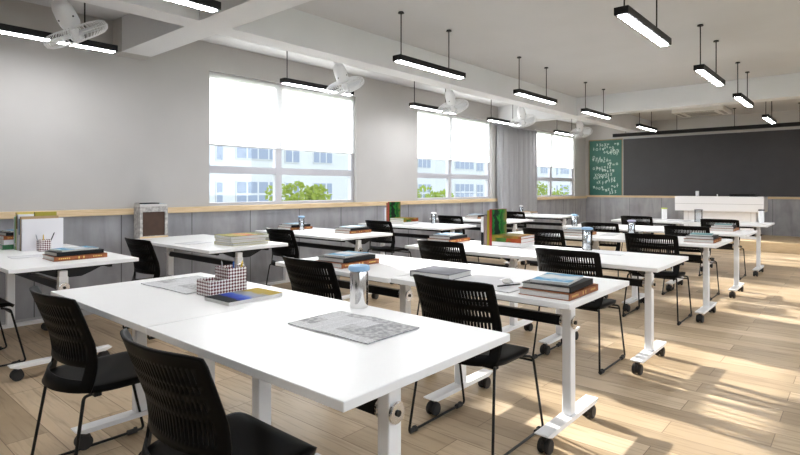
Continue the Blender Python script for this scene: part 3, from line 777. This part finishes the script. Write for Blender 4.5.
# foreground objects
book('slate grey hardback lying behind the second-row chair back', -1.80, 2.50, TZ, .28, .255, .034, 'greybook', .06, spine=-1)
def sheet(name, label, cat, x0, x1, y0, y1, th, mat, rz=0.0, wave=.0, group=None, z=TZ):
    bm = new(); n = 16; w = x1-x0; l = y1-y0; V = []
    for k in range(n+1):
        u = k/n-.5
        zz = wave*(math.exp(-((u+.02)/.10)**2)+.35*math.sin(u*9)**2)
        V.append([bm.verts.new((u*w, -l/2+l*j/6+.003*math.sin(u*5+j), zz*(1-.25*abs(j-3)/3))) for j in range(7)])
    B = [[bm.verts.new(v.co+Vector((0, 0, th))) for v in r] for r in V]
    for A, up in ((V, False), (B, True)):
        for r0, r1 in zip(A, A[1:]):
            for j in range(6):
                f = (r0[j], r1[j], r1[j+1], r0[j+1]); bm.faces.new(f if up else f[::-1])
    for k in range(n):
        bm.faces.new((V[k][0], V[k+1][0], B[k+1][0], B[k][0])); bm.faces.new((V[k+1][6], V[k][6], B[k][6], B[k+1][6]))
    for j in range(6):
        bm.faces.new((V[0][j+1], V[0][j], B[0][j], B[0][j+1])); bm.faces.new((V[n][j], V[n][j+1], B[n][j+1], B[n][j]))
    o = obj(name, bm, mat, None, True, ((x0+x1)/2, (y0+y1)/2, z)); o.rotation_euler = (0, 0, rz)
    tag(o, label, cat, group); return o
sheet('newspaper', 'folded grey newspaper on the foreground table before the steel tumbler', 'newspaper', -1.70, -1.27, 1.30, 1.58, .004, M['news'], 0, .006)
sheet('newspaper', 'folded grey newspaper lying left of the checked pen box', 'newspaper', -3.03, -2.56, 1.32, 1.66, .004, M['news'], .03, .004)
sheet('paper_sheet', 'white paper sheets right of the slate grey hardback', 'paper', -1.795, -1.60, 2.52, 2.80, .002, M['paper'], .05)
sheet('notebook', 'open white notebook with a pen on it left of the corner stack', 'notebook', -1.60, -1.35, 2.41, 2.70, .005, M['paper'], -.04, .001)
bm = new(); cyl(bm, (0, 0, 0), (1, .25, 0), .0045, .14, 10); cyl(bm, Vector((1, .25, 0)).normalized()*.075, (1, .25, 0), .004, .012, 10, .001)
c = obj('pen', bm, M['penblack'], None, True, (-1.43, 2.54, TZ+.0145)); c.rotation_euler = (0, 0, .9); tag(c, 'slim black pen lying across the open white notebook', 'pen')
bm = new(); rnd = random.Random(4)
bmesh.ops.create_icosphere(bm, subdivisions=2, radius=.028)
for v in bm.verts: v.co = Vector((v.co.x*(1+rnd.uniform(-.3, .3)), v.co.y*(1+rnd.uniform(-.3, .3)), max(-.014, v.co.z*.55*(1+rnd.uniform(-.4, .4)))))
c = obj('crumpled_paper', bm, M['page'], None, False, (-1.47, 2.60, TZ+.0222)); tag(c, 'crumpled pale paper lying on the open white notebook', 'paper')
sheet('paper_sheet', 'white paper sheets on the third-row table right of the tumbler', 'paper', -1.71, -1.46, 4.33, 4.60, .003, M['paper'], .08)
sheet('paper_sheet', 'white paper sheet on the fourth-row table right of its book stack', 'paper', -2.27, -2.12, 6.05, 6.40, .002, M['paper'], .1)
sheet('paper_sheet', 'pale paper sheet lying left of the yellow-topped book stack', 'paper', -5.02, -4.80, 2.50, 2.76, .002, M['paper'], .2)
sheet('paper_sheet', 'pale paper sheet on the leftmost table before its black book', 'paper', -5.0, -4.82, 1.15, 1.40, .002, M['paper'], -.1)
sheet('paper_sheet', 'white papers on the farthest table right of the lime-lidded cup', 'paper', -2.42, -2.15, 9.45, 9.80, .006, M['paper'], 0)
# magazine and pen box
t = magazine('black, blue and yellow magazine beside the checked pen box', -2.16, 1.32, TZ, .205, .30, .017, 'yellowmag', .02)
t = thing('pen_box', 'two-step checked card pen box on the foreground table', 'pen box', (-2.465, 1.37, TZ))
def hollow(bm, x0, x1, y0, y1, z0, z1, w=.003):
    bx(bm, x0, x1, y0, y1, z0, z0+w); bx(bm, x0, x0+w, y0, y1, z0, z1); bx(bm, x1-w, x1, y0, y1, z0, z1); bx(bm, x0+w, x1-w, y0, y0+w, z0, z1); bx(bm, x0+w, x1-w, y1-w, y1, z0, z1)
bm = new(); hollow(bm, -.062, .062, 0, .10, 0, .075); obj('low_tray', bm, M['checked'], t)
bm = new(); hollow(bm, -.062, .062, .1005, .205, 0, .128); obj('tall_holder', bm, M['checked'], t)
def pen(label, p, tilt, length, r, mat):
    bm = new(); cyl(bm, (0, 0, length/2), (0, 0, 1), r, length, 10); cyl(bm, (0, 0, length+.006), (0, 0, 1), r*.9, .012, 10, .001)
    o = obj('pen', bm, mat, None, True, p); o.rotation_euler = tilt; tag(o, label, 'pen'); return o
pen('grey pen standing leftmost in the checked pen box', (-2.50, 1.51, TZ+.004), (.10, -.04, 0), .142, .004, M['pengrey'])
pen('blue pen standing in the middle of the checked pen box', (-2.46, 1.535, TZ+.004), (.06, .10, 0), .142, .0045, M['penblue'])
pen('yellow pencil standing at the right of the checked pen box', (-2.44, 1.545, TZ+.004), (-.10, .14, 0), .146, .0045, M['penyellow'])

def tumbler(label, loc, lid, body='steel', h=.178, r=.037, name='tumbler', lidh=.026):
    t = thing(name, label, 'cup', loc, 0, 'tumblers on the tables' if name == 'tumbler' else None)
    bm = new(); lathe(bm, [(r*.88, 0), (r*.96, .004), (r, .02), (r, h-lidh-.012), (r*.94, h-lidh-.002)], n=28); obj('body', bm, M[body], t, True)
    if lid:
        bm = new(); lathe(bm, [(r*1.0, h-lidh-.001), (r*1.16, h-lidh+.004), (r*1.2, h-lidh*.5), (r*1.08, h-.003), (r*.5, h)], n=28); obj('lid', bm, M[lid], t, True)
    return t
tumbler('polished steel tumbler with pale blue lid on the foreground table', (-1.70, 1.69, TZ), 'lid_blue', h=.19, r=.041)
def glass_cup(label, loc, lid, h=.17, r=.04):
    t = thing('tumbler', label, 'cup', loc, 0, 'tumblers on the tables')
    bm = new(); n = 24; prof = [(r*.9, 0), (r, .006), (r, h-.022), (r-.003, h-.022), (r-.003, .01), (.002, .01)]
    lathe(bm, prof, n=n); obj('body', bm, M['clear'], t, True)
    bm = new(); lathe(bm, [(r*.66, .011), (r*.7, .02), (r*.7, h-.04), (r*.5, h-.03)], n=20); obj('inner_cup', bm, M['steel'], t, True)
    if lid: bm = new(); lathe(bm, [(r*1.0, h-.0215), (r*1.15, h-.018), (r*1.15, h-.006), (r*.8, h)], n=24); obj('lid', bm, M[lid], t, True)
    return t
glass_cup('clear tumbler with pale blue lid at the back of the third-row table', (-1.80, 4.545, TZ), 'lid_blue', .196, .042)
glass_cup('clear tumbler with lilac grey lid on the fourth-row table', (-2.03, 6.44, TZ), 'lid_lilac', .165, .040)
glass_cup('clear tumbler with pale blue lid at the left end of the fifth-row table', (-3.08, 7.32, TZ), 'lid_blue', .165, .040)
glass_cup('clear tumbler with pale lid on the wall table under the near window', (-5.40, 4.34, TZ), 'lid_blue', .18, .036)
glass_cup('clear tumbler with white lid on the wall table under the middle window', (-4.93, 6.49, TZ), 'fan_white', .165, .038)
glass_cup('small clear tumbler on the wall table before the grey curtains', (-5.34, 10.0, TZ), 'fan_white', .175, .034)
tumbler('white cup with lime green lid on the farthest table', (-2.53, 9.70, TZ), 'lid_lime', 'fan_white', .205, .042, 'cup', .02)
tumbler('white cup with dark lid at the right end of the farthest table', (-1.20, 9.93, TZ), 'lid_dark', 'fan_white', .205, .038, 'cup', .022)
t = thing('glass_holder', 'clear rectangular holder on the farthest table left of the chair', 'holder', (-1.97, 9.47, TZ))
bm = new(); hollow(bm, -.05, .05, -.04, .04, 0, .19, .004); obj('glass_body', bm, M['clear'], t); bm = new(); hollow(bm, -.053, .053, -.043, .043, .186, .196, .006); obj('rim', bm, M['greybook'], t)

# books standing upright
def upright(label, xc, y0, th, l, h, cov, art=None, lean=0.0, band=None, group=None):
    """standing book: spine faces the camera side (-y), covers face left and right"""
    t = thing('book', label, 'book', (xc, y0, TZ), 0, group); t.rotation_euler = (0, lean, 0)
    bm = new(); bd = .0028; x = th/2
    bx(bm, -x, -x+bd, 0, l, 0, h); bx(bm, x-bd, x, 0, l, 0, h); bx(bm, -x, x, 0, .004, 0, h); obj('cover', bm, M[cov], t)
    obj('pages', bx(new(), -x+bd, x-bd, .0045, l-.005, .004, h-.004), M['page'], t)
    if art: obj('cover_print', bx(new(), x, x+.0008, .003, l-.002, .002, h-.002), M[art], t, loc=None)
    if band: obj('spine_label', bx(new(), -x*.8, x*.8, -.0009, 0, h*band[0], h*band[1]), M[band[2]], t)
    return t
GU = 'upright books on the leftmost table'
xs = -5.345
for cov, th, l, h, lab, band, dy in (('white_cover', .024, .31, .268, 'large white upright book behind the checked pen cup', None, 0),
    ('tan', .028, .28, .290, 'brown upright book directly behind the large white one', None, 0),
    ('blue', .034, .27, .27, 'upright book with blue upper spine on the leftmost table', (.0, .5, 'white_cover'), 0),
    ('olive', .026, .165, .322, 'olive yellow book standing tallest at the back of the leftmost upright row', None, .12),
    ('white_cover', .032, .29, .305, 'tall white upright book with black spine label on the leftmost table', (.60, .95, 'blackbook'), 0),
    ('yellow', .024, .20, .322, 'thin yellow upright book beside the mint green one', None, 0),
    ('mint', .03, .28, .285, 'mint green upright book at the left of the upright row', (.1, .2, 'white_cover'), 0),
    ('white_cover', .022, .28, .285, 'white upright book ending the row at the far left', None, 0)):
    upright(lab, xs-th/2, 1.335+dy, th, l, h, cov, band=band, group=GU); xs -= th+.0015
t = thing('pen_cup', 'checked pen cup before the large white upright book', 'cup', (-5.25, 1.47, TZ))
bm = new(); hollow(bm, -.042, .042, -.042, .042, 0, .095); obj('cup_body', bm, M['checked'], t)
pen('black pen leaning right in the checked pen cup', (-5.25, 1.49, TZ+.004), (-.34, .12, 0), .150, .0045, M['penblack'])
pen('yellow pencil in the checked pen cup', (-5.26, 1.47, TZ+.004), (.02, .06, 0), .125, .004, M['penyellow'])
pen('grey pen leaning left in the checked pen cup', (-5.255, 1.445, TZ+.004), (.22, -.02, 0), .13, .004, M['pengrey'])
GV = 'upright books on the third-row table'
xs = -2.595
for cov, th, h, lab, art, band in (('red', .026, .335, 'upright red-spined book with the green plant cover on the third-row table', 'greenart', None),
    ('olive', .024, .325, 'olive yellow upright book beside the red-spined one', None, None),
    ('mauve', .034, .275, 'mauve grey upright book in the third-row upright set', None, None),
    ('white_cover', .030, .262, 'white upright book with black lower spine, third-row table', None, (.0, .45, 'blackbook'))):
    upright(lab, xs-th/2, 4.30, th, .27, h, cov, art, 0, band, GV); xs -= th+.0015
b = TZ
for cov, th, lab, pg in (('white_cover', .042, 'white book lowest of the flat stack beside the green plant cover', 'page'), ('forestart', .036, 'red and green book in the middle of the flat stack beside the plant cover', 'page'), ('oliveart', .022, 'brown and green covered book atop the flat stack beside the plant cover', 'page')):
    book(lab, -2.305, 4.285, b, .28, .29, th, cov, -PI/2+.03, pages=pg); b += th+.0006
GW = 'upright books on the wall table'
xs = -5.36
for cov, th, h, lab, art in (('red', .026, .325, 'upright book with a dark green plant cover by the window wall', 'greenart'), ('orange', .03, .31, 'orange-brown upright book behind the wall-side plant cover', None),
    ('white_cover', .034, .24, 'white upright book at the left of the wall-side plant cover', None)):
    upright(lab, xs-th/2, 5.96, th, .26, h, cov, art, 0, None, GW); xs -= th+.002
b = TZ
for cov, th, lab in (('white_cover', .036, 'white book lowest of the flat stack by the wall-side plant cover'), ('forestart', .03, 'red and green book in the flat stack by the wall-side plant cover'), ('oliveart', .024, 'brown and green book atop the flat stack by the window wall')):
    book(lab, -5.06, 5.94, b, .27, .34, th, cov, 0); b += th+.0006
book('pale tan book, lower of two on the wall table before the curtains', -5.06, 9.90, TZ, .26, .30, .03, 'white_cover', .1)
book('tan book, upper of two on the wall table before the curtains', -5.08, 9.90, TZ+.0305, .26, .30, .022, 'tan', .0)

# whitewashed box with things on it
t = thing('storage_box', 'whitewashed wooden box with dark brown front at the wall end of its table', 'box', (-5.82, 2.48, TZ))
bm = new(); w = .03
bx(bm, -.075, .075, 0, .03, 0, .335, .003); bx(bm, -.075, .075, .27, .30, 0, .335, .003); bx(bm, -.075, .075, .03, .27, .277, .335, .003); bx(bm, -.075, .075, .03, .27, 0, .022, .003); bx(bm, -.075, -.06, .03, .27, .022, .277)
obj('box_frame', bm, M['boxwood'], t)
obj('front_panel', bx(new(), .052, .062, .03, .27, .022, .277), M['boxdark'], t)
obj('base_strip', bx(new(), .0755, .078, .0, .30, .0, .018), M['oak'], t)
magazine('white magazine with teal print lying on the whitewashed box', -5.75, 2.485, TZ+.3355, .145, .29, .026, 'bluemag', 0)
book('thin dark book topping the pile on the whitewashed box', -5.765, 2.485, TZ+.3620, .12, .21, .012, 'blackbook', 0)

# ------------------------------------------------------------------ outside
struct('ground', bx(new(), -80, 60, -40, 110, -4.3, -4.0), M['grass'])
t = thing('apartment_building', 'white apartment block with grey-blue windows seen through the windows', 'building', (-26, 0, -4))
obj('facade', bx(new(), -9, 0, 6, 74, 0, 8.6), M['facade'], t)
obj('roof_slab', bx(new(), -9.2, .25, 5.8, 74.2, 8.6, 8.85), M['facade_roof'], t)
def bwin(y0, y1, z0, z1, nl, tr=None):
    f = obj('window', bx(new(), -.02, .04, y0, y1, z0+4, z1+4), M['facade'], t)
    wv = (y1-y0)/nl
    for k in range(nl):
        bm = new()
        if tr: bx(bm, .035, .05, y0+wv*k+.06, y0+wv*(k+1)-.06, z0+4+.06, tr+4-.06); bx(bm, .035, .05, y0+wv*k+.06, y0+wv*(k+1)-.06, tr+4+.06, z1+4-.06)
        else: bx(bm, .035, .05, y0+wv*k+.05, y0+wv*(k+1)-.05, z0+4+.05, z1+4-.05)
        obj('pane', bm, M['facade_win'], f)
for off in (-.0, 10.4, 20.8, 31.2, 41.6):
    bwin(15.15+off, 15.6+off, 2.75, 3.65, 1); bwin(16.35+off, 19.2+off, 2.9, 3.85, 4); bwin(19.65+off, 20.75+off, 2.8, 3.65, 2); bwin(21.8+off, 23.4+off, 2.85, 3.7, 3)
    bwin(15.15+off, 15.6+off, -.5, 1.65, 1, 1.0); bwin(16.35+off, 19.2+off, -.7, 1.7, 4, .95); bwin(19.65+off, 20.75+off, -.3, 1.65, 2, .9); bwin(21.8+off, 23.4+off, -.3, 1.65, 3, .9)
def tree(name, label, x, y, top, rx, ry, rz_, seed, mat, n=1500):
    rnd = random.Random(seed); t = thing(name, label, 'tree', (x, y, -4), 0, 'trees outside the windows')
    cz = top-rz_+4; bm = new()
    blobs = [(0, 0, 0, 1)]+[(rnd.uniform(-.6, .6)*rx, rnd.uniform(-.65, .65)*ry, rnd.uniform(-.4, .55)*rz_, rnd.uniform(.35, .55)) for _ in range(9)]
    for k in range(n):
        bxx, byy, bzz, s = rnd.choice(blobs)
        while True:
            d = Vector((rnd.uniform(-1, 1), rnd.uniform(-1, 1), rnd.uniform(-1, 1)))
            if .15 < d.length < 1: break
        d = d.normalized()*rnd.uniform(.75, 1.0)*(.72 if s == 1 else 1)
        c = Vector((bxx+d.x*rx*s, byy+d.y*ry*s, cz+bzz+d.z*rz_*s))
        a = Vector((rnd.gauss(0, 1), rnd.gauss(0, 1), rnd.gauss(0, 1))).normalized(); b_ = a.orthogonal().normalized(); sz = rnd.uniform(.05, .11)
        vs = [bm.verts.new(c+a*sz), bm.verts.new(c+b_*sz*.55), bm.verts.new(c-a*sz), bm.verts.new(c-b_*sz*.55)]; bm.faces.new(vs)
    obj('foliage', bm, mat, t)
    bm = new(); tube(bm, [(0, 0, 0), (.05, .03, cz*.5), (0, 0, cz)], .10, 10)
    for k in range(5):
        a = k*1.3; tube(bm, [(0, 0, cz-.5), (math.cos(a)*rx*.5, math.sin(a)*ry*.5, cz+rz_*.3)], .03, 6)
    obj('trunk', bm, M['bark'], t)
tree('leafy_tree', 'bright green leafy tree outside the near window', -13, 10.75, 1.62, 1.1, 1.15, 1.1, 1, M['leaf'])
tree('leafy_tree', 'bright green leafy tree outside the left of the middle window', -13, 16.75, 1.62, 1.2, 1.25, 1.2, 2, M['leaf2'])
tree('leafy_tree', 'bright green leafy tree outside the far window', -13, 27.6, 1.85, 1.9, 2.0, 1.9, 3, M['leaf'], 2000)

# ------------------------------------------------------------------ light, world, camera
w = bpy.data.worlds.new('World'); sc.world = w; w.use_nodes = True
bg = w.node_tree.nodes['Background']; bg.inputs['Color'].default_value = (.88, .94, 1.0, 1); bg.inputs['Strength'].default_value = 2.9
s = bpy.data.lights.new('sun', 'SUN'); s.energy = 17; s.angle = math.radians(.9); s.color = (1, .95, .87)
so = bpy.data.objects.new('sun', s); COL.objects.link(so)
d = Vector((1, -.2, -1.02*math.tan(math.radians(14)))); so.rotation_euler = d.to_track_quat('-Z', 'Y').to_euler(); so.location = (-20, 4, 8)

cam = bpy.data.cameras.new('camera'); co = bpy.data.objects.new('camera', cam); COL.objects.link(co)
co.location = (0, 0, 1.28); co.rotation_euler = (PI/2, 0, math.radians(40.817))
cam.sensor_width = 36; cam.lens = 537.2/800*36; cam.shift_y = -39.2/800; cam.clip_start = .05; cam.clip_end = 300
sc.camera = co
sc.view_settings.view_transform = 'Standard'; sc.view_settings.look = 'None'; sc.view_settings.gamma = 1; sc.view_settings.use_curve_mapping = False
sc.view_settings.exposure = .62
